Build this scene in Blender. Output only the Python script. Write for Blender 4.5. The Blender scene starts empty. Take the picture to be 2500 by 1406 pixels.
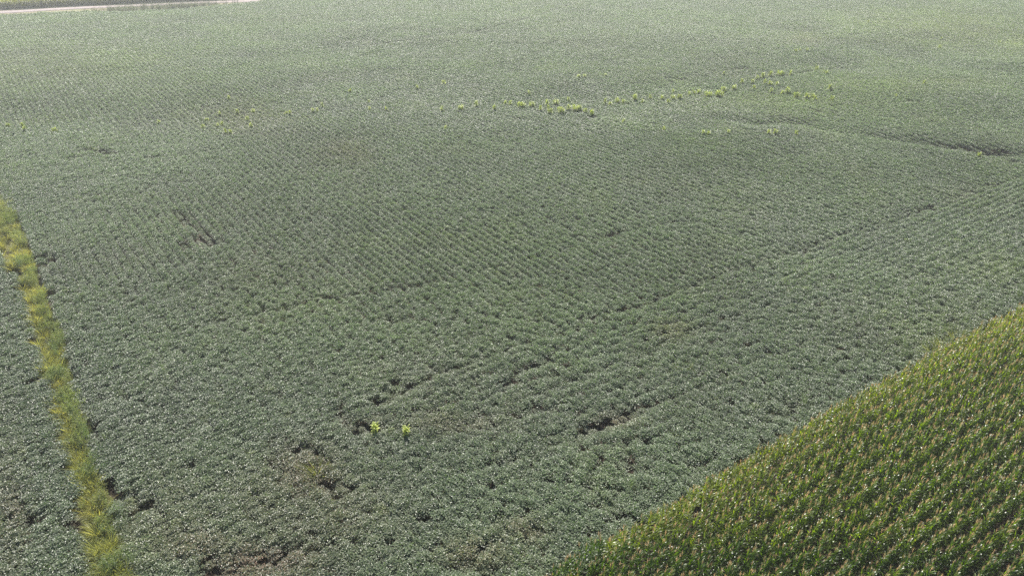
import bpy, math, random
import numpy as np
from mathutils import Vector, Matrix, Euler

# ------------------------------------------------------------------ camera, world, sun, exposure
S = bpy.context.scene
COL = S.collection
R = math.radians
CAM_H = 31.0
PITCH = 30.7
FPX = 1689.0                       # focal length in pixels of the 2500 px wide photograph
cam_d = bpy.data.cameras.new('camera')
cam_d.sensor_width = 36.0
cam_d.lens = 36.0 * FPX / 2500.0
cam_d.clip_start = 0.5
cam_d.clip_end = 8000
cam = bpy.data.objects.new('camera', cam_d); COL.objects.link(cam)
cam.location = (0, 0, CAM_H)
cam.rotation_euler = (R(90 - PITCH), 0, 0)
S.camera = cam

SUN_EL, SUN_AZ = 42.0, -9.0        # azimuth measured from +Y, positive to +X
w = bpy.data.worlds.new('World'); S.world = w; w.use_nodes = True
nt = w.node_tree
sky = nt.nodes.new('ShaderNodeTexSky'); sky.sky_type = 'NISHITA'; sky.sun_disc = False
sky.sun_elevation = R(SUN_EL); sky.sun_rotation = R(SUN_AZ)
sky.air_density = 1.0; sky.dust_density = 1.6
bg = nt.nodes['Background']; bg.inputs[1].default_value = 0.09
nt.links.new(sky.outputs[0], bg.inputs[0])
sun_d = bpy.data.lights.new('sun', 'SUN'); sun_d.energy = 4.9; sun_d.angle = R(0.53)
sun_d.color = (1.0, 0.955, 0.88)
sun = bpy.data.objects.new('sun', sun_d); COL.objects.link(sun)
sd = Vector((math.sin(R(SUN_AZ)) * math.cos(R(SUN_EL)), math.cos(R(SUN_AZ)) * math.cos(R(SUN_EL)), math.sin(R(SUN_EL))))
sun.rotation_euler = sd.to_track_quat('Z', 'Y').to_euler()
sun.location = (0, 0, 80)
S.view_settings.view_transform = 'Standard'; S.view_settings.look = 'None'
S.view_settings.exposure = 1.27; S.view_settings.gamma = 1.0; S.view_settings.use_curve_mapping = False
S.render.engine = 'CYCLES'
S.cycles.max_bounces = 6; S.cycles.diffuse_bounces = 3; S.cycles.glossy_bounces = 2
S.cycles.transmission_bounces = 3; S.cycles.volume_bounces = 1; S.cycles.transparent_max_bounces = 6
S.cycles.sample_clamp_indirect = 4.0
S.cycles.use_denoising = False

rng = np.random.default_rng(7)
random.seed(7)

# ------------------------------------------------------------------ noise and terrain
def _hash(ix, iy, s):
    n = (ix.astype(np.int64) * 374761393 + iy.astype(np.int64) * 668265263 + s * 974711) & 0x7fffffff
    n = ((n ^ (n >> 13)) * 1274126177) & 0x7fffffff
    return ((n ^ (n >> 16)) & 0xffff) / 65535.0
def noise(x, y, s=0):
    x = np.asarray(x, float); y = np.asarray(y, float)
    ix = np.floor(x); iy = np.floor(y); fx = x - ix; fy = y - iy
    fx = fx * fx * (3 - 2 * fx); fy = fy * fy * (3 - 2 * fy)
    a = _hash(ix, iy, s); b = _hash(ix + 1, iy, s); c = _hash(ix, iy + 1, s); d = _hash(ix + 1, iy + 1, s)
    return (a * (1 - fx) + b * fx) * (1 - fy) + (c * (1 - fx) + d * fx) * fy
def fbm(x, y, s=0, o=4):
    v = 0; a = .5; t = 0
    for k in range(o):
        v = v + a * noise(np.asarray(x) * 2**k + 17 * k, np.asarray(y) * 2**k - 9 * k, s + k); t += a; a *= .5
    return v / t

def seg_dist(x, y, pts):
    x = np.asarray(x, float); y = np.asarray(y, float)
    best = np.full(x.shape, 1e9)
    for (ax, ay), (bx, by) in zip(pts[:-1], pts[1:]):
        dx, dy = bx - ax, by - ay
        t = np.clip(((x - ax) * dx + (y - ay) * dy) / (dx * dx + dy * dy + 1e-9), 0, 1)
        best = np.minimum(best, np.hypot(x - ax - t * dx, y - ay - t * dy))
    return best

cp, sp = math.cos(R(PITCH)), math.sin(R(PITCH))
def flat(px, py, z=0.0):           # where the sight line of a photo pixel meets height z
    dx = (px - 1250.0); dy = (py - 703.0)
    d = (dx, FPX * cp - dy * sp, -FPX * sp - dy * cp)
    t = (CAM_H - z) / -d[2]
    return d[0] * t, d[1] * t
def project(x, y, z=0.0):
    dz = z - CAM_H
    f = y * cp - dz * sp
    u = y * sp + dz * cp
    f = np.where(f < 1, 1, f)
    return 1250 + FPX * x / f, 703 - FPX * u / f, f

SWALE = [flat(-600, 330), flat(0, 300), flat(560, 290), flat(1000, 262), flat(1400, 262), flat(1760, 225), flat(2100, 165), flat(2700, 60)]
DITCH = [flat(1750, 300), flat(1960, 312), flat(2060, 325), flat(2180, 345), flat(2300, 360), flat(2440, 380), flat(2560, 405), flat(2900, 470)]
def H(x, y):
    x = np.asarray(x, float); y = np.asarray(y, float)
    far = np.clip((y - 45) / 60, 0, 1)
    h = far * (1.7 * (fbm(x / 75 + 3.3, y / 60 + 1.7, 11, 3) - .5))
    h = h + far * 1.0 * (fbm(x / 19, y / 15, 31, 2) - .5)
    h = h - .55 * np.exp(-(seg_dist(x, y, SWALE) / 9.0) ** 2)
    h = h - (.15 + .75 * fbm(x / 6, y / 6, 88, 2)) * np.exp(-(seg_dist(x + 2.5 * (fbm(x / 5, y / 5, 86, 2) - .5), y + 3 * (fbm(x / 5, y / 5, 87, 2) - .5), DITCH) / 1.9) ** 2)
    h = np.where(y > 165, h * np.clip((215 - y) / 50, 0, 1), h)
    return h
def P(px, py, z=0.0):
    x, y = flat(px, py, z)
    for _ in range(6):
        x, y = flat(px, py, z + float(H(x, y)))
    return x, y
def PL(pts, z=0.0): return [P(a, b, z) for a, b in pts]
def inside(x, y, poly):
    r = np.zeros(np.shape(x), bool); n = len(poly)
    for i in range(n):
        x1, y1 = poly[i]; x2, y2 = poly[(i + 1) % n]
        c = ((y1 > y) != (y2 > y)) & (x < (x2 - x1) * (y - y1) / (y2 - y1 + 1e-12) + x1)
        r ^= c
    return r

# ------------------------------------------------------------------ materials
def mat(name):
    m = bpy.data.materials.new(name); m.use_nodes = True
    n = m.node_tree; n.nodes.clear()
    return m, n, n.nodes, n.links
def leaf_mat(name, c1, c2, yellow, brown, trans, tf=.35, rough=.4, spec=.5):
    """c1..c2 leaf to leaf; instancer attribute tn.r drifts to yellow, tn.g to brown, tn.b plant to plant"""
    m, n, N, L = mat(name)
    out = N.new('ShaderNodeOutputMaterial')
    lv = N.new('ShaderNodeAttribute'); lv.attribute_name = 'lv'
    tn = N.new('ShaderNodeAttribute'); tn.attribute_type = 'INSTANCER'; tn.attribute_name = 'tn'
    sep = N.new('ShaderNodeSeparateXYZ'); L.new(tn.outputs['Vector'], sep.inputs[0])
    a = N.new('ShaderNodeMix'); a.data_type = 'RGBA'
    a.inputs[6].default_value = (*c1, 1); a.inputs[7].default_value = (*c2, 1)
    L.new(lv.outputs['Fac'], a.inputs[0])
    y = N.new('ShaderNodeMix'); y.data_type = 'RGBA'; y.inputs[7].default_value = (*yellow, 1)
    L.new(a.outputs[2], y.inputs[6]); L.new(sep.outputs[0], y.inputs[0])
    br = N.new('ShaderNodeMix'); br.data_type = 'RGBA'; br.inputs[7].default_value = (*brown, 1)
    mul = N.new('ShaderNodeMath'); mul.operation = 'MULTIPLY_ADD'; mul.use_clamp = True
    mul.inputs[1].default_value = 1.0; mul.inputs[2].default_value = 0
    gt = N.new('ShaderNodeMath'); gt.operation = 'MULTIPLY'; L.new(sep.outputs[1], gt.inputs[0]); L.new(lv.outputs['Fac'], gt.inputs[1])
    m2 = N.new('ShaderNodeMath'); m2.operation = 'MULTIPLY'; m2.inputs[1].default_value = 1.6; m2.use_clamp = True
    L.new(gt.outputs[0], m2.inputs[0])
    L.new(y.outputs[2], br.inputs[6]); L.new(m2.outputs[0], br.inputs[0])
    hs = N.new('ShaderNodeHueSaturation')
    mr = N.new('ShaderNodeMapRange'); mr.inputs[3].default_value = .78; mr.inputs[4].default_value = 1.22
    L.new(sep.outputs[2], mr.inputs[0]); L.new(mr.outputs[0], hs.inputs['Value']); L.new(br.outputs[2], hs.inputs['Color'])
    p = N.new('ShaderNodeBsdfPrincipled'); L.new(hs.outputs[0], p.inputs['Base Color'])
    p.inputs['Roughness'].default_value = rough; p.inputs['Specular IOR Level'].default_value = spec
    t = N.new('ShaderNodeBsdfTranslucent')
    tm = N.new('ShaderNodeMix'); tm.data_type = 'RGBA'; tm.blend_type = 'MULTIPLY'; tm.inputs[0].default_value = 1
    tm.inputs[7].default_value = (*trans, 1); L.new(hs.outputs[0], tm.inputs[6]); L.new(tm.outputs[2], t.inputs[0])
    mx = N.new('ShaderNodeMixShader'); mx.inputs[0].default_value = tf
    L.new(p.outputs[0], mx.inputs[1]); L.new(t.outputs[0], mx.inputs[2]); L.new(mx.outputs[0], out.inputs[0])
    return m

M_SOY = leaf_mat('soybean_leaf', (.056, .080, .040), (.142, .180, .090), (.21, .24, .07), (.165, .080, .045), (1.6, 2.0, .9), .38, .48, .85)
M_CORN = leaf_mat('corn_leaf', (.024, .052, .006), (.086, .144, .012), (.17, .19, .02), (.16, .12, .06), (2.6, 2.7, .4), .44, .36, .5)
M_TASSEL = leaf_mat('corn_tassel', (.34, .25, .13), (.58, .44, .26), (.40, .28, .10), (.25, .13, .08), (1.3, 1.2, 1.0), .4, .6, .2)
M_STALK = leaf_mat('corn_stalk', (.08, .13, .04), (.12, .16, .05), (.2, .2, .07), (.18, .13, .08), (1, 1, .6), .05, .5, .4)
M_LIME = leaf_mat('pale_corn_leaf', (.32, .39, .05), (.51, .57, .12), (.45, .45, .10), (.20, .12, .05), (1.3, 1.4, .6), .4, .45, .4)
M_GRASS = leaf_mat('grass_blade', (.12, .155, .05), (.29, .32, .12), (.38, .34, .11), (.22, .13, .06), (1.7, 1.6, .8), .45, .5, .3)
M_WEED = leaf_mat('weed_leaf', (.09, .13, .055), (.20, .25, .12), (.25, .27, .08), (.20, .12, .07), (1.8, 2.0, 1.0), .35, .5, .35)
M_DWEED = leaf_mat('ditch_weed_leaf', (.035, .05, .035), (.085, .105, .065), (.20, .22, .08), (.17, .12, .07), (1.6, 1.8, 1.0), .3, .5, .35)

def soil_mat(name, c1, c2, scale=1.2, c3=None, s3=.12):
    m, n, N, L = mat(name)
    out = N.new('ShaderNodeOutputMaterial'); p = N.new('ShaderNodeBsdfPrincipled'); L.new(p.outputs[0], out.inputs[0])
    g = N.new('ShaderNodeNewGeometry')
    t = N.new('ShaderNodeTexNoise'); t.inputs['Scale'].default_value = scale; t.inputs['Detail'].default_value = 8; t.inputs['Roughness'].default_value = .7
    L.new(g.outputs['Position'], t.inputs['Vector'])
    r = N.new('ShaderNodeValToRGB'); r.color_ramp.elements[0].position = .35; r.color_ramp.elements[1].position = .68
    r.color_ramp.elements[0].color = (*c1, 1); r.color_ramp.elements[1].color = (*c2, 1)
    L.new(t.outputs['Fac'], r.inputs[0]); last = r.outputs[0]
    if c3:
        t3 = N.new('ShaderNodeTexNoise'); t3.inputs['Scale'].default_value = s3; t3.inputs['Detail'].default_value = 4
        L.new(g.outputs['Position'], t3.inputs['Vector'])
        r3 = N.new('ShaderNodeValToRGB'); r3.color_ramp.elements[0].position = .45; r3.color_ramp.elements[1].position = .6
        L.new(t3.outputs['Fac'], r3.inputs[0])
        mx = N.new('ShaderNodeMix'); mx.data_type = 'RGBA'; mx.inputs[7].default_value = (*c3, 1)
        L.new(r3.outputs[0], mx.inputs[0]); L.new(last, mx.inputs[6]); last = mx.outputs[2]
    L.new(last, p.inputs['Base Color'])
    p.inputs['Roughness'].default_value = .95; p.inputs['Specular IOR Level'].default_value = .15
    b = N.new('ShaderNodeBump'); b.inputs['Strength'].default_value = .6; b.inputs['Distance'].default_value = .08
    L.new(t.outputs['Fac'], b.inputs['Height']); L.new(b.outputs[0], p.inputs['Normal'])
    return m
M_SOIL = soil_mat('field_soil', (.022, .017, .012), (.052, .036, .026), 1.5, (.035, .035, .018), .3)
M_ROAD = soil_mat('gravel', (.20, .165, .15), (.31, .26, .245), .8, (.25, .21, .195), .25)
M_VERGE = soil_mat('dry_verge', (.13, .12, .07), (.26, .21, .13), .9, (.16, .17, .08), .3)
M_FARGROUND = soil_mat('distant_fields', (.055, .075, .035), (.11, .14, .07), .4, (.10, .11, .05), .01)

# ------------------------------------------------------------------ mesh builders (numpy)
class Geo:
    def __init__(s): s.v = []; s.f = []; s.lv = []; s.mi = []; s.n = 0
    def add(s, verts, faces, lv, mi=0):
        verts = np.asarray(verts, float); s.v.append(verts)
        for f in faces: s.f.append(tuple(int(i) + s.n for i in f)); s.lv.append(lv); s.mi.append(mi)
        s.n += len(verts)
    def merge(s, g, M=None, mi=None):
        V = np.concatenate(g.v)
        if M is not None:
            A = np.array(M); V = V @ A[:3, :3].T + A[:3, 3]
        s.v.append(V)
        s.f += [tuple(i + s.n for i in f) for f in g.f]; s.lv += g.lv; s.mi += (g.mi if mi is None else [mi] * len(g.mi))
        s.n += len(V)
    def verts(s): return np.concatenate(s.v)

def leaflet(g, c, direction, nrm, L, W, lv, fold=.18, mi=0):
    """folded leaf: tip, base, two side points; two quads' worth of tris"""
    d = np.asarray(direction); d = d / np.linalg.norm(d); n = np.asarray(nrm, float); n = n - d * n.dot(d); n /= np.linalg.norm(n) + 1e-9
    s = np.cross(d, n)
    b = c - d * L * .5; t = c + d * L * .5 - n * L * .12
    m = c - n * W * fold * .0 + n * .0
    l = c - d * L * .08 + s * W * .5 + n * W * fold; r_ = c - d * L * .08 - s * W * .5 + n * W * fold
    g.add([b, l, t, r_], [(0, 1, 2), (0, 2, 3)], lv, mi)

def ribbon(g, pts, wid, side, lv, mi=0):
    """strip following pts, half width wid[i], sideways direction side"""
    pts = np.asarray(pts); side = np.asarray(side, float); k = len(pts)
    V = []
    for i in range(k):
        V.append(pts[i] + side * wid[i]); V.append(pts[i] - side * wid[i])
    F = [(2 * i, 2 * i + 1, 2 * i + 3, 2 * i + 2) for i in range(k - 1)]
    g.add(V, F, lv, mi)

def soy_clump(seed, far=False):
    r = np.random.default_rng(seed); g = Geo()
    n = 105 if far else 185
    for i in range(n):
        y = r.uniform(-.34, .34); x = np.clip(r.normal(0, .25), -.5, .5)
        top = .86 - .62 * x * x - .06 * abs(x) + .05 * math.sin(9 * y + seed)
        z = top - abs(r.normal(0, .08)) - (.12 if r.random() < .25 else 0)
        if z < .15: continue
        # one leaflet of a trifoliate leaf, tilted with the dome
        tilt = r.normal(0, .48); az = r.uniform(0, 2 * math.pi)
        nrm = np.array([math.sin(tilt) * math.cos(az) + x * .9, math.sin(tilt) * math.sin(az), math.cos(tilt) + .15])
        a2 = r.uniform(0, 2 * math.pi); d = np.array([math.cos(a2), math.sin(a2), r.normal(-.1, .25)])
        L = r.uniform(.09, .145) * (1.25 if far else 1); W = L * r.uniform(.52, .68)
        leaflet(g, np.array([x, y, z]), d, nrm, L, W, r.random())
    for i in range(4):
        x = r.uniform(-.06, .06); y = r.uniform(-.2, .2)
        ribbon(g, [(x, y, 0), (x * 1.5, y, .35), (x * 2, y, .7)], [.006, .005, .003], (1, 0, 0), .3)
    return g

def corn_parts(seed, height=2.25, nl=13, pale=False):
    """returns stalk, leaves, tassel of one corn plant standing at the origin"""
    r = np.random.default_rng(seed)
    st, lf, ta = Geo(), Geo(), Geo()
    lean = r.normal(0, .04, 2)
    def axis(z): return np.array([lean[0] * z * z * .4, lean[1] * z * z * .4, z])
    k = 6
    for i, (z0, z1) in enumerate(((0, .8), (.8, 1.5), (1.5, height))):
        a, b = axis(z0), axis(z1); ra = .016 - .004 * i; rb = .012 - .004 * i
        V = [a + ra * np.array([math.cos(t), math.sin(t), 0]) for t in np.linspace(0, 2 * math.pi, k, endpoint=False)]
        V += [b + rb * np.array([math.cos(t), math.sin(t), 0]) for t in np.linspace(0, 2 * math.pi, k, endpoint=False)]
        st.add(V, [(j, (j + 1) % k, k + (j + 1) % k, k + j) for j in range(k)], r.random())
    # an ear at mid height
    e = axis(height * .48) + np.array([.04, 0, 0])
    V = [e + np.array([.012, 0, -.02])]; ringn = 6
    for q, rr in ((.07, .028), (.16, .026), (.24, .008)):
        V += [e + np.array([q * .35 + rr * math.cos(t), rr * math.sin(t), q]) for t in np.linspace(0, 2 * math.pi, ringn, endpoint=False)]
    F = [(0, 1 + j, 1 + (j + 1) % ringn) for j in range(ringn)]
    for s in range(2): F += [(1 + s * ringn + j, 1 + s * ringn + (j + 1) % ringn, 1 + (s + 1) * ringn + (j + 1) % ringn, 1 + (s + 1) * ringn + j) for j in range(ringn)]
    st.add(V, F, .9)
    base_az = r.uniform(0, math.pi)
    for i in range(nl):
        f = i / (nl - 1)
        z0 = height * (.22 + .70 * f ** .8)
        az = (math.pi if i % 2 else 0) + r.normal(0, .55)
        Ln = (.62 - .30 * abs(f - .60) ** 1.0) * r.uniform(.85, 1.1) * (height / 2.25)
        Wd = .058 * (1 - .15 * f) * r.uniform(.85, 1.15)
        up = r.uniform(.9, 1.35) if f > .5 else r.uniform(.6, 1.05)      # start elevation angle
        drop = r.uniform(1.2, 2.4) * (.8 if f > .5 else 1.1)
        p = axis(z0).copy(); pts = [p.copy()]; nseg = 6; el = up
        for q in range(nseg):
            hd = np.array([math.cos(az), math.sin(az), 0]) * math.cos(el) + np.array([0, 0, math.sin(el)])
            p = p + hd * Ln / nseg; pts.append(p.copy()); el -= drop / nseg * (.5 + q * .22)
        wid = [Wd * q for q in (.55, .95, 1.0, .92, .72, .42, .04)]
        tw = r.normal(0, .25)
        side = np.array([-math.sin(az), math.cos(az), tw]); side /= np.linalg.norm(side)
        lv = r.random()
        ribbon(lf, pts, wid, side, lv)
    if not pale:
        t0 = axis(height)
        ribbon(ta, [t0 - (0, 0, .1), t0 + (0, 0, .16), t0 + (0, 0, .36)], [.006, .008, .004], (1, 0, 0), .5)
        for i in range(7):
            az = r.uniform(0, 6.28); el = r.uniform(.95, 1.4); ln = r.uniform(.16, .26); z = r.uniform(0, .14)
            h = np.array([math.cos(az), math.sin(az), 0])
            a = t0 + (0, 0, z); b = a + h * math.cos(el) * ln * .5 + np.array([0, 0, math.sin(el) * ln * .5]); c = b + h * math.cos(el - .5) * ln * .5 + np.array([0, 0, math.sin(el - .5) * ln * .5])
            s = np.array([-math.sin(az), math.cos(az), 0])
            ribbon(ta, [a, b, c], [.007, .008, .004], s, r.random())
    return st, lf, ta

def tuft(seed, n=90, h=.9, spread=.28, droop=.5, heads=True):
    r = np.random.default_rng(seed); g = Geo()
    for i in range(n):
        az = r.uniform(0, 6.283); rr = abs(r.normal(0, .12)); el = r.uniform(.95, 1.5); ln = h * r.uniform(.55, 1.15)
        p = np.array([rr * math.cos(az), rr * math.sin(az), 0.]); pts = [p.copy()]
        for q in range(3):
            hd = np.array([math.cos(az) * math.cos(el), math.sin(az) * math.cos(el), math.sin(el)])
            p = p + hd * ln / 3; pts.append(p.copy()); el -= droop * r.uniform(.3, 1.0)
        a3 = r.uniform(0, 3.14); wd = r.uniform(.006, .012)
        ribbon(g, pts, [wd, wd * .9, wd * (1.5 if heads else .7), wd * .5], (math.cos(a3), math.sin(a3), 0), r.random())
    return g

def weed(seed, n=300, h=1.1, rad=.42, stems=9, leaf=.05, slim=.35):
    """bushy weed: branching stems carrying many narrow leaves"""
    r = np.random.default_rng(seed); g = Geo()
    for k in range(stems):
        az = r.uniform(0, 6.283); sp_ = rad * r.uniform(.15, 1); hh = h * r.uniform(.65, 1.05)
        a = np.array([0, 0, 0.]); b = np.array([math.cos(az) * sp_ * .5, math.sin(az) * sp_ * .5, hh * .5]); c = np.array([math.cos(az) * sp_, math.sin(az) * sp_, hh])
        ribbon(g, [a, b, c], [.008, .006, .003], (math.sin(az), -math.cos(az), 0), .4)
        for q in range(n // stems):
            t = r.uniform(.2, 1.03); base = (b * (t / .5) if t < .5 else b + (c - b) * (t - .5) / .5)
            jit = r.normal(0, .075 * (1.25 - .5 * t) * (h / 1.1), 3); el = r.uniform(.1, 1.2); a2 = r.uniform(0, 6.283)
            d = np.array([math.cos(a2) * math.cos(el), math.sin(a2) * math.cos(el), math.sin(el)])
            L = leaf * r.uniform(.7, 1.5); leaflet(g, base + jit, d, r.normal(0, 1, 3) + (0, 0, .6), L, L * slim, r.random())
    return g

def to_mesh(name, g, mats, extra=None):
    V = g.verts(); me = bpy.data.meshes.new(name)
    me.from_pydata(V.tolist(), [], g.f); 
    for m in mats: me.materials.append(m)
    me.polygons.foreach_set('material_index', np.array(g.mi, dtype=np.int32))
    a = me.attributes.new('lv', 'FLOAT', 'FACE'); a.data.foreach_set('value', np.array(g.lv, dtype=np.float32))
    me.update(); return me

def tagp(o, label=None, cat=None, group=None, kind=None):
    if label: o['label'] = label
    if cat: o['category'] = cat
    if group: o['group'] = group
    if kind: o['kind'] = kind
    return o

# geometry nodes: the object's own mesh holds the plant shapes and the points where they grow
def scatter_tree():
    ng = bpy.data.node_groups.new('plants_on_points', 'GeometryNodeTree')
    ng.interface.new_socket('Geometry', in_out='INPUT', socket_type='NodeSocketGeometry')
    ng.interface.new_socket('Geometry', in_out='OUTPUT', socket_type='NodeSocketGeometry')
    N, L = ng.nodes, ng.links
    gi = N.new('NodeGroupInput'); go = N.new('NodeGroupOutput')
    def attr(nm, ty):
        a = N.new('GeometryNodeInputNamedAttribute'); a.data_type = ty; a.inputs[0].default_value = nm; return a.outputs[0]
    sepg = N.new('GeometryNodeSeparateGeometry'); sepg.domain = 'POINT'
    L.new(gi.outputs[0], sepg.inputs[0]); L.new(attr('grow', 'BOOLEAN'), sepg.inputs[1])
    spl = N.new('GeometryNodeSplitToInstances'); spl.domain = 'FACE'
    L.new(sepg.outputs[1], spl.inputs[0]); L.new(attr('shape', 'INT'), spl.inputs['Group ID'])
    iop = N.new('GeometryNodeInstanceOnPoints')
    L.new(sepg.outputs[0], iop.inputs['Points']); L.new(spl.outputs[0], iop.inputs['Instance'])
    iop.inputs['Pick Instance'].default_value = True
    L.new(attr('pick', 'INT'), iop.inputs['Instance Index'])
    e = N.new('FunctionNodeEulerToRotation'); L.new(attr('rot', 'FLOAT_VECTOR'), e.inputs[0]); L.new(e.outputs[0], iop.inputs['Rotation'])
    L.new(attr('scl', 'FLOAT_VECTOR'), iop.inputs['Scale'])
    L.new(iop.outputs[0], go.inputs[0])
    return ng
NG = scatter_tree()

def scatter(name, shapes, mats, pts, rot, scl, pick, tn, **tags):
    g = Geo(); sid = []; base = []
    for i, s in enumerate(shapes):
        g.merge(s); sid += [i] * len(s.f)
    V = g.verts(); nb = len(V); n = len(pts)
    me = bpy.data.meshes.new(name)
    me.from_pydata(V.tolist(), [], g.f)
    me.vertices.add(n)
    allv = np.concatenate([V, np.asarray(pts)]).astype(np.float32)
    me.vertices.foreach_set('co', allv.ravel())
    for m in mats: me.materials.append(m)
    me.polygons.foreach_set('material_index', np.array(g.mi, dtype=np.int32))
    me.attributes.new('lv', 'FLOAT', 'FACE').data.foreach_set('value', np.array(g.lv, dtype=np.float32))
    me.attributes.new('shape', 'INT', 'FACE').data.foreach_set('value', np.array(sid, dtype=np.int32))
    gr = np.zeros(nb + n, dtype=bool); gr[nb:] = True
    me.attributes.new('grow', 'BOOLEAN', 'POINT').data.foreach_set('value', gr)
    def vec(nm, a):
        b = np.zeros((nb + n, 3), dtype=np.float32); b[nb:] = a
        me.attributes.new(nm, 'FLOAT_VECTOR', 'POINT').data.foreach_set('vector', b.ravel())
    vec('rot', rot); vec('scl', scl); vec('tn', tn)
    pk = np.zeros(nb + n, dtype=np.int32); pk[nb:] = pick
    me.attributes.new('pick', 'INT', 'POINT').data.foreach_set('value', pk)
    me.update()
    o = bpy.data.objects.new(name, me); COL.objects.link(o)
    md = o.modifiers.new('plants', 'NODES'); md.node_group = NG
    return tagp(o, **tags)

# ------------------------------------------------------------------ layout (points of the photo laid on the ground)
CAN = .75
ROWD = np.array([math.sin(R(-37.2)), math.cos(R(-37.2))])         # soybean rows and the grass strip
cA = np.array(P(1340, 1406, 2.0)); cB = np.array(P(2500, 745, 2.0))
CORND = (cB - cA) / np.linalg.norm(cB - cA)                       # corn rows run along the edge
CORNN = np.array([CORND[1], -CORND[0]])                           # into the corn
def corn_depth(x, y):
    d = (x - cA[0]) * CORNN[0] + (y - cA[1]) * CORNN[1]
    t = (x - cA[0]) * CORND[0] + (y - cA[1]) * CORND[1]
    bow = -.35 * np.sin(np.clip(t / np.linalg.norm(cB - cA), 0, 1) * math.pi)
    return d - bow
rA = np.array(P(0, 31)); rB = np.array(P(350, 14.5))
ROADD = (rB - rA) / np.linalg.norm(rB - rA); ROADN = np.array([-ROADD[1], ROADD[0]])   # away from the camera
def road_d(x, y): return (x - rA[0]) * ROADN[0] + (y - rA[1]) * ROADN[1]
def road_t(x, y): return (x - rA[0]) * ROADD[0] + (y - rA[1]) * ROADD[1]
ROAD_HALF = 1.9
strip_l = PL([(-700, -20), (-140, 420), (-20, 600), (40, 700), (75, 800), (103, 900), (130, 1000), (152, 1080), (178, 1180), (196, 1270), (212, 1340), (222, 1420), (240, 1560)], .4)
strip_r = PL([(-560, -20), (-90, 330), (0, 455), (55, 560), (100, 680), (150, 800), (178, 920), (205, 1020), (240, 1130), (275, 1220), (312, 1310), (340, 1406), (385, 1560)], .4)
STRIP = strip_l + strip_r[::-1]
soy_edge = PL([(-500, 72), (0, 39), (100, 34.5), (170, 32), (300, 31.5), (360, 29), (430, 25), (500, 19.5), (600, 10), (660, 2), (720, -6), (800, -20)], .4)
def beyond_soy(x, y):              # on the road side of the soybean edge
    ex = [road_t(a, b) for a, b in soy_edge]; ey = [road_d(a, b) for a, b in soy_edge]
    return road_d(x, y) > np.interp(road_t(x, y), ex, ey)
HEAD = PL([(1100, 1700), (985, 1406), (900, 1150), (870, 1010), (1000, 950), (1250, 850), (1560, 745), (2100, 560), (2900, 290), (3400, 2200)], CAN)

# gaps in the crop, one of them standing in for a shadow: polyline, half width (m), strength
GAPS = [([(690, 752), (800, 727), (900, 712), (1040, 690)], .35, .55), ([(1420, 778), (1560, 745)], .35, .7),
        ([(930, 980), (1040, 918), (1130, 888)], .4, .75), ([(1255, 908), (1340, 878)], .4, .8),
        ([(1430, 1050), (1480, 1035), (1548, 998)], .62, 1.0), ([(1575, 985), (1605, 975)], .4, .8),
        ([(1240, 1015), (1340, 990)], .35, .75), ([(830, 1005), (860, 1030), (905, 1042)], .55, .9), ([(905, 970), (930, 975)], .4, .8),
        ([(436, 515), (475, 553), (520, 597)], .42, .8), ([(490, 580), (520, 590)], .75, 1.), ([(445, 597), (460, 600)], .4, .9),
        ([(105, 622), (140, 632)], .5, .9), ([(240, 368), (268, 374)], .7, .95), ([(205, 365), (222, 362)], .45, .8),
        ([(2020, 322), (2100, 333)], .6, .6), ([(2280, 352), (2370, 367)], .6, .7), ([(2410, 374), (2450, 379)], 1.0, .95), ([(2462, 389), (2500, 395)], .9, .9),
        ([(700, 1090), (770, 1170), (812, 1212)], .33, .95), ([(670, 1110), (735, 1205)], .25, .8), ([(740, 1080), (800, 1120)], .3, .75),
        ([(640, 1345), (665, 1362)], .5, .9), ([(730, 1335), (775, 1330)], .5, .8), ([(510, 1390), (550, 1406)], .7, .95), ([(650, 1100), (690, 1140)], .22, .6),
        ([(810, 1180), (845, 1195)], .5, .7), ([(310, 1210), (350, 1240)], .55, .8), ([(1450, 1110), (1560, 1065)], .22, .5), ([(1100, 960), (1300, 880), (1450, 820)], .2, .45),
        ([(1000, 1010), (1200, 960), (1400, 890)], .22, .45), ([(1200, 1130), (1400, 1060)], .2, .4),
        ([(900, 110), (1040, 92), (1170, 76), (1290, 45), (1390, 12)], .5, .45), ([(1790, 168), (1815, 166)], .8, .7), ([(1905, 186), (1950, 178), (2060, 166)], .5, .6),  # short middle entry: a shadow imitated by thinned, lower plants
        ([(1420, 290), (1445, 287)], .8, .75), ([(575, 232), (590, 236)], .5, .5), ([(620, 920), (680, 980)], .2, .4), ([(1600, 700), (1720, 640), (1900, 590)], .25, .4),
        ([(1960, 620), (2150, 560), (2380, 470)], .25, .35), ([(1480, 575), (1520, 563)], .4, .7), ([(1640, 540), (1700, 540)], .35, .5), ([(230, 1050), (245, 1070)], .3, .5), ([(1040, 690), (1250, 640), (1500, 568), (1640, 538)], .3, .42), ([(1560, 745), (1800, 655), (2100, 558), (2450, 440)], .32, .42), ([(1000, 945), (1250, 848), (1430, 790)], .3, .45), ([(1040, 1075), (1250, 985), (1560, 860), (1850, 750)], .28, .4), ([(1300, 1120), (1560, 1010), (1900, 860)], .26, .4), ([(350, 820), (600, 770), (700, 752)], .3, .35),
        ([(70, 930), (90, 925)], .5, .7), ([(60, 1250), (90, 1262)], .5, .7), ([(150, 1270), (175, 1275)], .5, .7), ([(1870, 1030), (1950, 985)], .5, .6), ([(1690, 1150), (1720, 1130)], .5, .55),
        ([(1480, 1235), (1510, 1250)], .6, .6), ([(1120, 1380), (1200, 1385)], .5, .5), ([(1290, 1305), (1330, 1295)], .4, .6)]
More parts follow.
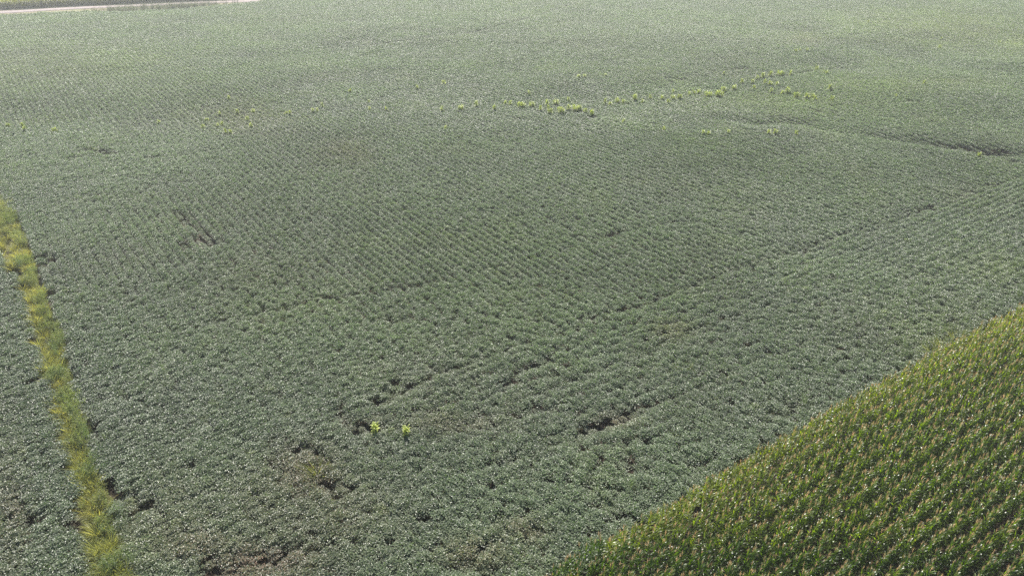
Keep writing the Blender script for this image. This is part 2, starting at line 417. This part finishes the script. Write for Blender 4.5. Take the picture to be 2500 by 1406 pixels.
GAPS = [(PL(a, CAN), b, c) for a, b, c in GAPS]
# drifts of colour: centre px, radii px, yellow, brown
TINT = [((1850, 248), (260, 26), .30, 0), ((2350, 75), (200, 45), .3, .1), ((2250, 50), (260, 40), .32, 0), ((2200, 205), (260, 30), .22, 0), ((300, 150), (150, 40), .18, 0),
        ((580, 285), (110, 40), .12, .25), ((840, 370), (70, 30), .05, .35), ((750, 1160), (80, 75), .12, .6), ((760, 1240), (220, 110), .06, .3), ((650, 1370), (150, 50), .0, .7), ((500, 1330), (130, 50), .0, .35),
        ((1160, 1345), (90, 40), .05, .45), ((1280, 1290), (60, 30), .1, .4), ((1110, 1030), (130, 25), .1, .35), ((900, 740), (500, 160), .04, 0), ((1640, 800), (50, 25), .25, .35),
        ((2200, 780), (260, 80), .14, 0), ((2430, 660), (90, 50), .25, 0), ((1500, 1020), (60, 20), .15, .5), ((60, 150), (200, 60), .05, .12), ((900, 1030), (60, 20), .05, .3),
        ((1140, 820), (420, 260), .05, 0), ((420, 1250), (120, 140), 0, .18), ((20, 1250), (40, 200), 0, .35), ((1960, 95), (60, 15), .2, .2), ((2370, 40), (60, 12), .3, 0), ((2500, 100), (90, 30), .35, .1)]

# ------------------------------------------------------------------ ground
def grid_mesh(name, xs, ys, zf, m):
    X, Y = np.meshgrid(xs, ys); Z = zf(X, Y)
    V = np.stack([X, Y, Z], -1).reshape(-1, 3); nx = len(xs); ny = len(ys)
    i = np.arange(ny - 1)[:, None] * nx + np.arange(nx - 1)[None, :]
    F = np.stack([i, i + 1, i + nx + 1, i + nx], -1).reshape(-1, 4)
    me = bpy.data.meshes.new(name); me.from_pydata(V.tolist(), [], F.tolist()); me.materials.append(m); me.update()
    me.polygons.foreach_set('use_smooth', np.ones(len(me.polygons), dtype=bool))
    o = bpy.data.objects.new(name, me); COL.objects.link(o); return o
def axisv(a, b, step, far):
    c = np.arange(a, b + .01, step); out = []; q = 8
    lo = [a]; 
    while lo[-1] > -far: lo.append(lo[-1] - q); q *= 1.5
    hi = [b]; q = 8
    while hi[-1] < far: hi.append(hi[-1] + q); q *= 1.5
    return np.array(sorted(set(lo[1:] + list(c) + hi[1:])))
g0 = grid_mesh('ground', axisv(-220, 220, 2.0, 1600), axisv(0, 270, 1.5, 1600), lambda x, y: H(x, y), M_SOIL)
tagp(g0, kind='structure')
fr = bpy.data.meshes.new('distant_fields')
# far crop land beyond the modelled plants
def ring(name, m, x0, x1, y0, y1, z):
    me = bpy.data.meshes.new(name); me.from_pydata([(x0, y0, z), (x1, y0, z), (x1, y1, z), (x0, y1, z)], [], [(0, 1, 2, 3)]); me.materials.append(m)
    o = bpy.data.objects.new(name, me); COL.objects.link(o); tagp(o, kind='structure'); return o
bpy.data.meshes.remove(fr)

def strip_sheet(name, d0, d1, m, z0, z1, t0=-260, t1=420, crown=0.0, n=170):
    V = []; F = []
    k = 5
    for i in range(n + 1):
        t = t0 + (t1 - t0) * i / n
        for j in range(k):
            s = j / (k - 1); d = d0 + (d1 - d0) * s
            wob = .25 * math.sin(t * .21 + d0) + .15 * math.sin(t * .53 + 2 * d0)
            x, y = rA + ROADD * t + ROADN * (d + (wob if (j in (0, k - 1)) else 0))
            V.append((x, y, float(H(x, y)) + z0 + (z1 - z0) * s + crown * (1 - (2 * s - 1) ** 2)))
    for i in range(n):
        for j in range(k - 1):
            a = i * k + j; F.append((a, a + 1, a + k + 1, a + k))
    me = bpy.data.meshes.new(name); me.from_pydata(V, [], F); me.materials.append(m); me.update()
    for p in me.polygons: p.use_smooth = True
    o = bpy.data.objects.new(name, me); COL.objects.link(o); return tagp(o, kind='structure')
strip_sheet('verge', -13, 5.2, M_VERGE, .03, .03)
strip_sheet('road', -ROAD_HALF, ROAD_HALF, M_ROAD, .10, .10, crown=.14)

# ------------------------------------------------------------------ soybean crop
def soy_points():
    out = []
    for which in (0, 1):
        D = ROWD if which == 0 else CORND
        Nn = np.array([D[1], -D[0]])
        if which == 0: s0, s1, a0, a1 = -215, 330, -190, 290
        else: s0, s1, a0, a1 = -90, 60, -30, 280
        rows = np.arange(s0, s1, .76); al = np.arange(a0, a1, .33)
        A, B = np.meshgrid(al, rows)
        A = A + rng.uniform(-.12, .12, A.shape); 
        Bw = B + .10 * np.sin(A * .05 + B * .01) + rng.normal(0, 1, A.shape) * (.035 + (.05 if which else .0) + .35 * np.clip(fbm(A / 14 + 50 * which, B / 14, 71, 2) - .45, 0, 1) + .10 * np.clip((A * D[1] + B * Nn[1]) < 52, 0, 1))
        x = A * D[0] + Bw * Nn[0]; y = A * D[1] + Bw * Nn[1]
        x = x.ravel(); y = y.ravel()
        px, py, f = project(x, y, CAN)
        k = (y > 8) & (f > 12) & (px > -330) & (px < 2830) & (py > -75) & (py < 1640)
        x, y = x[k], y[k]
        ih = inside(x, y, HEAD)
        k = ih if which == 1 else ~ih
        x, y = x[k], y[k]
        out.append((x, y, np.full(len(x), math.atan2(-D[0], D[1]))))
    return [np.concatenate(q) for q in zip(*out)]
x, y, ang = soy_points()
jx = noise(x / 1.3, y / 1.3, 77) - .5; jy = noise(x / 1.3, y / 1.3, 78) - .5
k = (corn_depth(x + jx, y) < -.55) & ~inside(x + .8 * jx, y + .8 * jy, STRIP) & ~beyond_soy(x, y + 1.2 * jy)
x, y, ang = x[k], y[k], ang[k]
gap = np.zeros(len(x)); n1_ = fbm(x / .9, y / .9, 45, 2)
wx = x + .9 * (fbm(x / 1.1, y / 1.1, 5, 2) - .5); wy = y + .9 * (fbm(x / 1.1, y / 1.1, 8, 2) - .5)
for pl, hw, st in GAPS:
    bx = [p[0] for p in pl]; by = [p[1] for p in pl]
    q = (x > min(bx) - 4) & (x < max(bx) + 4) & (y > min(by) - 4) & (y < max(by) + 4)
    d = seg_dist(wx[q], wy[q], pl)
    gap[q] = np.maximum(gap[q], st * np.clip(1.35 - .8 * d / hw, 0, 1) * np.clip(.45 + 1.1 * n1_[q], 0, 1))
# random thin spots, more of them in the worn patches near the camera
n1 = fbm(x / 2.3, y / 2.3, 41, 3); n2 = fbm(x / 9, y / 9, 51, 3); n3 = fbm(x / 28, y / 28, 61, 3)
thin = np.clip((n1 - .66) * 7, 0, 1) * np.clip((n2 - .40) * 3.5, 0, 1)
gap = np.maximum(gap, .5 * thin)
yel = np.zeros(len(x)); bro = np.zeros(len(x))
px, py, f = project(x, y, CAN + H(x, y))
for (cx, cy), (rx, ry), ye, br in TINT:
    e = np.exp(-(((px - cx) / rx) ** 2 + ((py - cy) / ry) ** 2)) * (.45 + 1.1 * fbm(x / 3, y / 3, int(cx), 3))
    yel = np.maximum(yel, ye * e); bro = np.maximum(bro, br * e)
yel += .04 * np.clip((n3 - .45) * 4, 0, 1) + .10 * np.clip((fbm(x / 5, y / 5, 91, 2) - .6) * 5, 0, 1)
bro = .75 * bro + .05 * np.clip((fbm(x / 6, y / 6, 92, 3) - .55) * 5, 0, 1) + .12 * np.clip(gap, 0, 1)
spot = rng.random(len(x)) < .006; yel[spot] += .35
keep = rng.random(len(x)) > np.clip(gap * .85 - .2, 0, .6)
x, y, ang, gap, yel, bro, n1, n2, n3, f = [q[keep] for q in (x, y, ang, gap, yel, bro, n1, n2, n3, f)]
N_ = len(x); print('soy clumps', N_)
hs = (.88 + .24 * (n1 - .1) + .12 * (n2 - .5)) * (1 - .48 * np.clip(gap, 0, 1)) * rng.uniform(.9, 1.1, N_)
rowvis = np.clip((f - 45) / 15, 0, 1) * np.clip((150 - f) / 30, 0, 1) * np.clip(.35 + 2.2 * (n3 - .35), 0, 1)
ws = np.clip(1.0 + .25 * (n1 - .5), .8, 1.2) * (1 - .40 * gap) * (1 - .26 * rowvis)
pts = np.stack([x, y, H(x, y) - .02], -1)
rot = np.stack([rng.normal(0, .05, N_), rng.normal(0, .05, N_), ang + rng.choice([0, math.pi], N_) + rng.normal(0, .12, N_)], -1)
scl = np.stack([ws, rng.uniform(.95, 1.15, N_) * (1 - .35 * gap), hs], -1)
shapes = [soy_clump(100 + i) for i in range(10)] + [soy_clump(300 + i, True) for i in range(6)]
pick = np.where(f < 95, rng.integers(0, 10, N_), rng.integers(10, 16, N_))
tn = np.stack([np.clip(yel, 0, 1), np.clip(bro, 0, 1), np.clip(.5 + 1.1 * (n2 - .5) + rng.normal(0, .16, N_), 0, 1)], -1)
scatter('soybean_crop', shapes, [M_SOY], pts, rot, scl, pick, tn, kind='stuff', label='closed grey green canopy of soybean plants in rows covering the field')

# ------------------------------------------------------------------ corn
def corn_grid():
    rows = np.arange(0.0, 48, .76); al = np.arange(-22, 130, .175)
    out = []
    for ri, d in enumerate(rows):
        t = al + rng.uniform(-.05, .05, len(al)) + rng.uniform(0, .18)
        bow = -.35 * np.sin(np.clip(t / np.linalg.norm(cB - cA), 0, 1) * math.pi)
        dd = d + bow + rng.normal(0, .03, len(t))
        X = cA[0] + CORND[0] * t + CORNN[0] * dd; Y = cA[1] + CORND[1] * t + CORNN[1] * dd
        out.append(np.stack([X, Y, np.full(len(t), ri)], -1))
    return np.concatenate(out)
cg = corn_grid()
px, py, f = project(cg[:, 0], cg[:, 1], 2.0)
k = (px > 1100) & (px < 3000) & (py < 1750) & (py > 300) & (cg[:, 1] > 6) & (f > 10)
cg, px, py, f = cg[k], px[k], py[k], f[k]
thin = fbm(cg[:, 0] / 1.6, cg[:, 1] / 1.6, 201, 2)
k = (rng.random(len(cg)) > .05) & (thin > .17)
cg, px, py, f, thin = cg[k], px[k], py[k], f[k], thin[k]
print('corn plants', len(cg))
NV = 10
cparts = [corn_parts(500 + i, height=2.1 + .03 * i) for i in range(NV)]
inview = (px > 0) & (px < 2500) & (py < 1400) & (py > 0)
order = np.argsort(np.where(inview, f, 1e9))[:300]
single = np.zeros(len(cg), bool); single[order] = True
cy_ = np.clip(.18 * fbm(cg[:, 0] / 4, cg[:, 1] / 4, 210, 2) + .35 * np.exp(-cg[:, 2] / 1.5), 0, 1)
crest = np.clip(.25 * np.clip((py - 1000) / -400, 0, 1) + cy_, 0, 1)
# plants as shapes: material slots leaf, stalk, tassel
def corn_whole(p):
    g = Geo(); g.merge(p[1], mi=0); g.merge(p[0], mi=1)
    if p[2].f: g.merge(p[2], mi=2)
    return g
mass = ~single
m = cg[mass]; n = len(m)
hz = rng.uniform(.88, 1.08, n) * (1 - .15 * np.exp(-m[:, 2] / 1.0))
rowang = math.atan2(CORND[1], CORND[0])
scatter('corn_crop', [corn_whole(p) for p in cparts], [M_CORN, M_STALK, M_TASSEL],
        np.stack([m[:, 0], m[:, 1], H(m[:, 0], m[:, 1])], -1),
        np.stack([rng.normal(0, .05, n), rng.normal(0, .05, n), rowang + rng.normal(0, .4, n)], -1),
        np.stack([np.ones(n), np.full(n, .50), hz], -1), rng.integers(0, NV, n),
        np.stack([crest[mass], .15 * rng.random(n), rng.random(n)], -1), kind='stuff',
        label='dense rows of green tasselled corn plants beside the soybeans')

ONES = ['zero', 'first', 'second', 'third', 'fourth', 'fifth', 'sixth', 'seventh', 'eighth', 'ninth', 'tenth', 'eleventh', 'twelfth', 'thirteenth', 'fourteenth', 'fifteenth', 'sixteenth', 'seventeenth', 'eighteenth', 'nineteenth']
TENS = {2: 'twent', 3: 'thirt', 4: 'fort', 5: 'fift', 6: 'sixt'}
def ordinal(n):
    if n < 20: return ONES[n]
    t, o = divmod(n, 10)
    return TENS[t] + ('ieth' if o == 0 else 'y-' + ONES[o])

leaf_me = [to_mesh('leaves', p[1], [M_CORN]) for p in cparts]
stalk_me = [to_mesh('stalk', p[0], [M_STALK]) for p in cparts]
tas_me = [to_mesh('tassel', p[2], [M_TASSEL]) for p in cparts]
for i in order:
    X, Y, ri = cg[i]; v = int(rng.integers(0, NV))
    e = bpy.data.objects.new('corn_plant', None); COL.objects.link(e); e.empty_display_size = .2
    e.location = (X, Y, float(H(X, Y))); e.rotation_euler = (rng.normal(0, .05), rng.normal(0, .05), rowang + rng.normal(0, .4))
    s = rng.uniform(.88, 1.08); e.scale = (1, .50, s)
    r_ = int(ri) + 1
    tagp(e, 'green corn plant with pinkish tan tassel in the ' + ordinal(r_) + ' corn row from the soybeans', 'corn plant', 'corn plants in ' + 'the ' + ordinal(r_) + ' row from the soybeans')
    for nm, me in (('stalk', stalk_me[v]), ('leaves', leaf_me[v]), ('tassel', tas_me[v])):
        o = bpy.data.objects.new(nm, me); COL.objects.link(o); o.parent = e

# ------------------------------------------------------------------ far corn beyond the road
def patch(seed):
    r = np.random.default_rng(seed); g = Geo()
    for i in range(6):
        p = corn_parts(seed * 31 + i, height=2.5, nl=9)
        q = corn_whole(p)
        g.merge(q, Matrix.Translation((i * .19 - .5, r.normal(0, .05), 0)) @ Matrix.Rotation(r.uniform(0, 6.28), 4, 'Z'))
    return g
T, Dd = np.meshgrid(np.arange(-70, 120, 1.05), np.concatenate([np.arange(4.6, 20, .76), np.arange(20, 90, 1.1)]))
T = T.ravel() + rng.uniform(-.3, .3, T.size); Dd = Dd.ravel() + .5 * (noise(T / 2, T * 0, 5) - .5)
X = rA[0] + ROADD[0] * T + ROADN[0] * Dd; Y = rA[1] + ROADD[1] * T + ROADN[1] * Dd
px, py, f = project(X, Y, 2.5)
k = (px > -330) & (px < 1100) & (py > -60); X, Y, T, Dd = X[k], Y[k], T[k], Dd[k]; n = len(X); print('far corn', n)
ra_ = math.atan2(ROADD[1], ROADD[0])
scatter('far_corn_crop', [patch(3), patch(4), patch(5)], [M_CORN, M_STALK, M_TASSEL], np.stack([X, Y, H(X, Y)], -1),
        np.stack([np.zeros(n), np.zeros(n), np.full(n, ra_) + rng.choice([0, math.pi], n)], -1),
        np.stack([np.full(n, 1.05), np.full(n, 1.0), rng.uniform(.9, 1.08, n)], -1), rng.integers(0, 3, n),
        np.stack([np.full(n, .9), np.full(n, .2), rng.random(n)], -1), kind='stuff', label='pale topped corn field with a dark front beyond the gravel road')

# ------------------------------------------------------------------ ditch weeds between road and soybeans
T = rng.uniform(-90, 130, 9000); Dd = rng.uniform(-26, -7.5, 9000)
X = rA[0] + ROADD[0] * T + ROADN[0] * Dd; Y = rA[1] + ROADD[1] * T + ROADN[1] * Dd
px, py, f = project(X, Y, .5)
bush = np.clip((px - 130) / 150, 0, 1)
k = beyond_soy(X, Y - .4) & (px > -330) & (px < 1000) & (rng.random(len(X)) < .18 + .9 * bush * (.35 + .9 * fbm(X / 4, Y / 4, 7, 2)))
X, Y, bush = X[k], Y[k], bush[k]; n = len(X); print('ditch', n)
sc = rng.uniform(.35, .8, n) * (.45 + .95 * bush)
scatter('ditch_weeds', [weed(700 + i, n=260, h=1.5, rad=.7, leaf=.09, slim=.4) for i in range(4)], [M_DWEED], np.stack([X, Y, H(X, Y)], -1),
        np.stack([np.zeros(n), np.zeros(n), rng.uniform(0, 6.28, n)], -1), np.stack([sc * 1.35, sc * 1.35, sc * 1.1], -1), rng.integers(0, 4, n),
        np.stack([.25 * rng.random(n), .25 * rng.random(n) + .4 * (1 - bush), rng.random(n)], -1), kind='stuff', label='dusky ditch weeds and brush between the gravel road and the soybeans')

# ------------------------------------------------------------------ grass strip on the left
sx = [p[0] for p in STRIP]; sy = [p[1] for p in STRIP]
n = 60000
t = rng.random(n); i0 = rng.uniform(0, 1, n)
L_ = np.array(strip_l); R_ = np.array(strip_r)
seg = np.linspace(0, 1, len(L_)); tt = t ** .8
arc = np.concatenate([[0], np.cumsum(np.hypot(*(np.diff(L_, axis=0).T)))]); arc /= arc[-1]
lx = np.interp(t, arc, L_[:, 0]); ly = np.interp(t, arc, L_[:, 1]); rx = np.interp(t, arc, R_[:, 0]); ry = np.interp(t, arc, R_[:, 1])
X = lx + (rx - lx) * i0; Y = ly + (ry - ly) * i0
px, py, f = project(X, Y, .4)
k = (px > -330) & (py < 1640) & (Y > 6); X, Y, i0, px, py, f = X[k], Y[k], i0[k], px[k], py[k], f[k]
# thin to an even density, leave the dark hollows of the photograph open
HOL = [((20, 605), 26), ((45, 665), 22), ((70, 710), 13), ((92, 820), 14), ((105, 845), 12), ((110, 800), 14), ((125, 830), 12), ((250, 1270), 12), ((185, 1240), 6), ((260, 1330), 7), ((15, 640), 14)]
hol = np.zeros(len(X))
for (cx, cy), rr in HOL: hol = np.maximum(hol, np.exp(-((px - cx) / rr) ** 2 - ((py - cy) / (rr * 1.2)) ** 2))
cl = fbm(X / .9, Y / .9, 301, 2)
rag = .05 + .34 * fbm(X / 1.4 + 3, Y / 1.4, 321, 2)
dens = (.55 + .9 * cl) * (1 - 1.1 * hol) * np.clip((np.minimum(i0, 1 - i0) - rag + .12) * 9, 0, 1)
area_n = rng.random(len(X)) < np.clip(dens, 0, 1) * .23
X, Y, i0, hol, cl, f = X[area_n], Y[area_n], i0[area_n], hol[area_n], cl[area_n], f[area_n]
mixn = fbm(X / 1.1 + 5, Y / 1.3, 311, 3) * 1.0 + i0 * .7
isw = mixn > .93
def strip_obj(nm, sel, shapes, ms, lab, s0, s1, yl, br):
    X_, Y_ = X[sel], Y[sel]; n = len(X_); print(nm, n)
    sc = rng.uniform(s0, s1, n) * (.72 + .5 * cl[sel])
    tn = np.stack([np.clip(yl * rng.random(n) + .5 * (fbm(X_ / 3, Y_ / 3, 9, 2) - .4), 0, 1), np.clip(br * fbm(X_ / 2, Y_ / 2, 19, 2) * 1.6, 0, 1), rng.random(n)], -1)
    scatter(nm, shapes, ms, np.stack([X_, Y_, H(X_, Y_)], -1), np.stack([rng.normal(0, .12, n), rng.normal(0, .12, n), rng.uniform(0, 6.28, n)], -1),
            np.stack([sc, sc, sc], -1), rng.integers(0, len(shapes), n), tn, kind='stuff', label=lab)
strip_obj('tall_grass', ~isw, [tuft(800 + i, n=80, h=1.05) for i in range(6)], [M_GRASS], 'yellow green tall grass of the uncropped strip through the soybeans', .5, 1.05, .3, .15)
strip_obj('strip_weeds', isw, [weed(820 + i, n=260, h=1.0, rad=.36, leaf=.085) for i in range(5)], [M_WEED], 'grey green weeds mixed into the tall grass strip', .65, 1.35, .5, .3)

# ------------------------------------------------------------------ volunteer corn clumps in the soybeans
def split_clump(seed, wide):
    r = np.random.default_rng(seed); ga, gb = Geo(), Geo()
    for i in range(int(7 + wide * 11)):
        st, lf, ta = corn_parts(seed * 7 + i, height=r.uniform(1.35, 1.8), nl=12, pale=True)
        M = Matrix.Translation((r.uniform(-.5, .5) * wide, r.normal(0, .3), 0)) @ Matrix.Diagonal((1.15, 1.15, 1, 1)) @ Matrix.Rotation(r.uniform(0, 6.28), 4, 'Z')
        ga.merge(lf, M); gb.merge(st, M)
    return to_mesh('leaves', ga, [M_LIME]), to_mesh('stems', gb, [M_STALK])
CW = [.35, .8, 1.4, 2.1]
CM = [[split_clump(900 + 10 * q + j, wd) for j in range(3)] for q, wd in enumerate(CW)]
B_CENT = [(1018, 211, 8), (1084, 200, 12), (1078, 266, 10), (1125, 262, 22), (1163, 255, 12), (1207, 262, 8), (1234, 248, 8), (1247, 250, 5), (1291, 225, 7), (1273, 256, 26), (1298, 255, 20), (1319, 264, 9), (1335, 249, 12), (1357, 249, 22), (1387, 242, 8), (1339, 262, 9), (1343, 271, 17), (1370, 270, 26), (1389, 262, 12), (1408, 264, 30), (1429, 270, 8), (1445, 274, 17), (1478, 248, 9), (1489, 252, 12), (1508, 245, 14), (1522, 246, 12), (1550, 238, 17), (1569, 245, 6), (1588, 235, 10), (1616, 236, 12), (1642, 236, 14), (1660, 235, 16), (1632, 245, 9), (1644, 222, 6), (1682, 228, 6), (1694, 224, 8)]
B_RIGHT = [(1706, 222, 15), (1729, 229, 22), (1756, 230, 24), (1766, 218, 14), (1793, 213, 18), (1812, 198, 9), (1838, 198, 11), (1842, 211, 9), (1850, 189, 7), (1863, 185, 12), (1881, 181, 12), (1905, 179, 20), (1930, 177, 8), (1868, 200, 9), (1882, 203, 13), (1897, 202, 9), (1884, 221, 7), (1910, 224, 10), (1924, 222, 14), (1945, 232, 19), (1971, 233, 13), (1983, 232, 10), (1990, 239, 6), (2028, 213, 13), (2031, 239, 8), (2015, 174, 11), (1993, 166, 5)]
B_LEFT = [(18, 302, 8), (53, 302, 9), (59, 310, 6), (134, 314, 5), (387, 294, 10), (504, 289, 6), (494, 306, 9), (558, 237, 9), (579, 270, 9), (618, 268, 13), (536, 274, 9), (603, 288, 8), (531, 302, 12), (541, 300, 9), (612, 303, 15), (550, 318, 9), (562, 318, 10), (697, 272, 7), (707, 273, 5), (763, 267, 12), (774, 265, 7), (855, 219, 8), (901, 244, 6), (942, 263, 8), (902, 263, 7), (787, 255, 9)]
B_LOW = [(1088, 307, 8), (1522, 292, 7), (1622, 312, 7), (1717, 321, 6), (1730, 321, 9), (1779, 318, 5), (1877, 319, 15), (1895, 320, 14), (1945, 321, 9), (2393, 376, 16)]
B_UP = [(1413, 183, 14), (1427, 183, 14), (1478, 180, 7), (1768, 177, 9), (1942, 121, 7), (1954, 119, 9), (1970, 119, 7), (2189, 230, 5), (2258, 200, 5), (2120, 52, 8), (2300, 92, 7), (2295, 113, 7), (2440, 100, 6)]
def place_clump(px, py, wpx, label, group, hh=1.0, q=None):
    X, Y = P(px, py + 1, 1.05); f = float(project(X, Y, 1.0)[2]); wm = wpx * f / FPX
    q = int(np.argmin([abs(wm - .45 - c * .9) for c in CW])) if q is None else q; me = CM[q][int(rng.integers(0, 3))]
    e = bpy.data.objects.new('volunteer_corn', None); COL.objects.link(e)
    sx_ = np.clip(wm / (CW[q] + .55), .62, 1.5)
    e.location = (X, Y, float(H(X, Y))); e.rotation_euler = (0, 0, rng.normal(0, .25) + (math.pi if rng.random() < .5 else 0))
    e.scale = (sx_, np.clip(sx_, .8, 1.1), .88 * hh * rng.uniform(.85, 1.1)); e['label'] = label; e['category'] = 'corn clump'; e['group'] = group
    for nm, mm in zip(('leaves', 'stems'), me):
        o = bpy.data.objects.new(nm, mm); COL.objects.link(o); o.parent = e
GR = 'volunteer corn clumps in the soybean field'
for band, where in ((B_CENT, 'in the central band'), (B_RIGHT, 'in the right hand band'), (B_LEFT, 'in the loose left scatter'),
                    (B_LOW, 'in the sparse string below the main band'), (B_UP, 'among the stray ones above the main band')):
    for i, (a, b, c) in enumerate(sorted(band)):
        sz = 'wide' if c >= 17 else ('small' if c < 9 else 'bushy')
        place_clump(a, b, c * (1 if band is B_CENT or band is B_RIGHT else .8), f'{sz} lime volunteer corn clump, {ordinal(i + 1)} from left {where}', GR, 1 if band is B_CENT or band is B_RIGHT else .85)
place_clump(990, 1046, 22, 'bright lime volunteer corn plant standing tall in the near soybeans', GR, .9, 0)
place_clump(913, 1036, 11, 'smaller lime volunteer corn plant left of the tall bright one in near soybeans', GR, .72, 0)

# ------------------------------------------------------------------ tall weeds standing in the crops
WM = [to_mesh('tall_weed', weed(1000 + i, n=420, h=1.55, rad=.5, leaf=.06, stems=12), [M_WEED]) for i in range(4)]
WY = [to_mesh('tall_weed', tuft(1100 + i, n=150, h=1.5, droop=.35), [M_GRASS]) for i in range(2)]
WEEDS = [(772, 1140, 0.95, 'y', 'yellowish feathery weed beside the bare brown rows'), (392, 1300, .65, 'w', 'bright small weed near the grass strip in the near soybeans'),
         (1445, 1342, 1.2, 'w', 'pale bushy weed at the bottom end of the corn edge'), (1538, 1180, 1.0, 'w', 'pale weed in the soybeans below the corn edge'),
         (2308, 838, 1.15, 'y', 'wide yellow grass weed on the corn edge'), (2340, 815, 1.0, 'y', 'yellow grass weed on the corn edge above the wide one'),
         (2275, 850, 1.0, 'y', 'yellow grass weed on the corn edge below the wide one'), (2310, 796, .95, 'w', 'slim pale weed just outside the corn edge'),
         (2355, 780, 1.0, 'w', 'leafy pale weed near the upper end of the corn edge'), (2210, 838, 1.0, 'w', 'pale weed standing off the corn edge in dark soybeans'),
         (2213, 858, .8, 'w', 'low pale weed in front of another one off the corn edge'), (2485, 640, 1.2, 'w', 'tall yellowish weed at the right margin above the corn'),
         (2487, 712, 1.2, 'w', 'tall weed at the right margin next to the corn tip'), (2050, 685, .8, 'w', 'yellow tinged weed alone in the middle right soybeans'),
         (2430, 655, 1.0, 'w', 'weed in the yellow patch near the right margin'), (2405, 750, .9, 'w', 'weed in the soybeans above the corn tip'),
         (2190, 740, .9, 'w', 'weed in the pale patch right of centre'), (2110, 775, .9, 'w', 'weed in the soybeans left of the pale patch'),
         (2140, 770, .8, 'w', 'smaller weed beside the one left of the pale patch'), (2000, 898, .9, 'w', 'weed in the soybeans above the middle of the corn edge'),
         (1965, 975, 1.0, 'w', 'bushy grey green weed close to the middle of the corn edge'), (1690, 1345, .0, 'w', ''), (1670, 890, .8, 'y', 'little yellow weed below the central fold of the field'),
         (405, 690, .9, 'w', 'pale weed alone in the left soybeans'), (255, 1060, .8, 'w', 'pinkish grey weed right of the grass strip'),
         (400, 890, .8, 'w', 'pale weed in the left soybeans below the lone one'), (210, 1055, 1.25, 'w', 'tall pale bush in the upper part of the grass strip'),
         (225, 1120, 1.2, 'w', 'pale bush in the middle of the grass strip'), (285, 1240, 1.1, 'w', 'grey green bush on the right side of the grass strip'),
         (45, 640, 1.2, 'w', 'green bush over a dark hollow in the grass strip'), (135, 850, 1.2, 'w', 'dark green bush on the right side of the grass strip'),
         (145, 905, 1.0, 'w', 'green bush below the dark one in the grass strip'), (180, 1000, 1.0, 'w', 'green bush at the narrow waist of the grass strip'),
         (270, 1385, 1.3, 'w', 'broad feathery bush at the bottom end of the grass strip'), (320, 1360, 1.2, 'w', 'pale feathery bush right of the broad one at the strip end'),
         (1722, 535, .9, 'w', 'olive weed in the soybeans right of centre'), (1350, 1265, .6, 'w', 'little weed in the near soybeans left of the corn')]
for a, b, s, t_, lab in WEEDS:
    if s <= 0: continue
    X, Y = P(a, b + 6, .8); me = (WY if t_ == 'y' else WM)[int(rng.integers(0, 2 if t_ == 'y' else 4))]
    o = bpy.data.objects.new('tall_weed', me); COL.objects.link(o)
    o.location = (X, Y, float(H(X, Y))); o.rotation_euler = (0, 0, rng.uniform(0, 6.28)); o.scale = (s * 1.05, s * 1.05, s * .95)
    tagp(o, lab, 'weed', 'tall weeds standing out of the crops')

# ------------------------------------------------------------------ haze
def haze(dens):
    x0, x1, y0, y1, z0, z1 = -2600, 2600, -2600, 2900, -6, 32
    V = [(x0, y0, z0), (x1, y0, z0), (x1, y1, z0), (x0, y1, z0), (x0, y0, z1), (x1, y0, z1), (x1, y1, z1), (x0, y1, z1)]
    F = [(3, 2, 1, 0), (4, 5, 6, 7), (0, 1, 5, 4), (1, 2, 6, 5), (2, 3, 7, 6), (3, 0, 4, 7)]
    me = bpy.data.meshes.new('haze'); me.from_pydata(V, [], F)
    m, n, N, L = mat('haze_air'); out = N.new('ShaderNodeOutputMaterial'); p = N.new('ShaderNodeVolumePrincipled')
    p.inputs['Color'].default_value = (.95, .97, 1, 1); p.inputs['Density'].default_value = dens; p.inputs['Anisotropy'].default_value = .45
    L.new(p.outputs[0], out.inputs['Volume']); me.materials.append(m)
    o = bpy.data.objects.new('haze', me); COL.objects.link(o); tagp(o, kind='stuff')
haze(.00048)
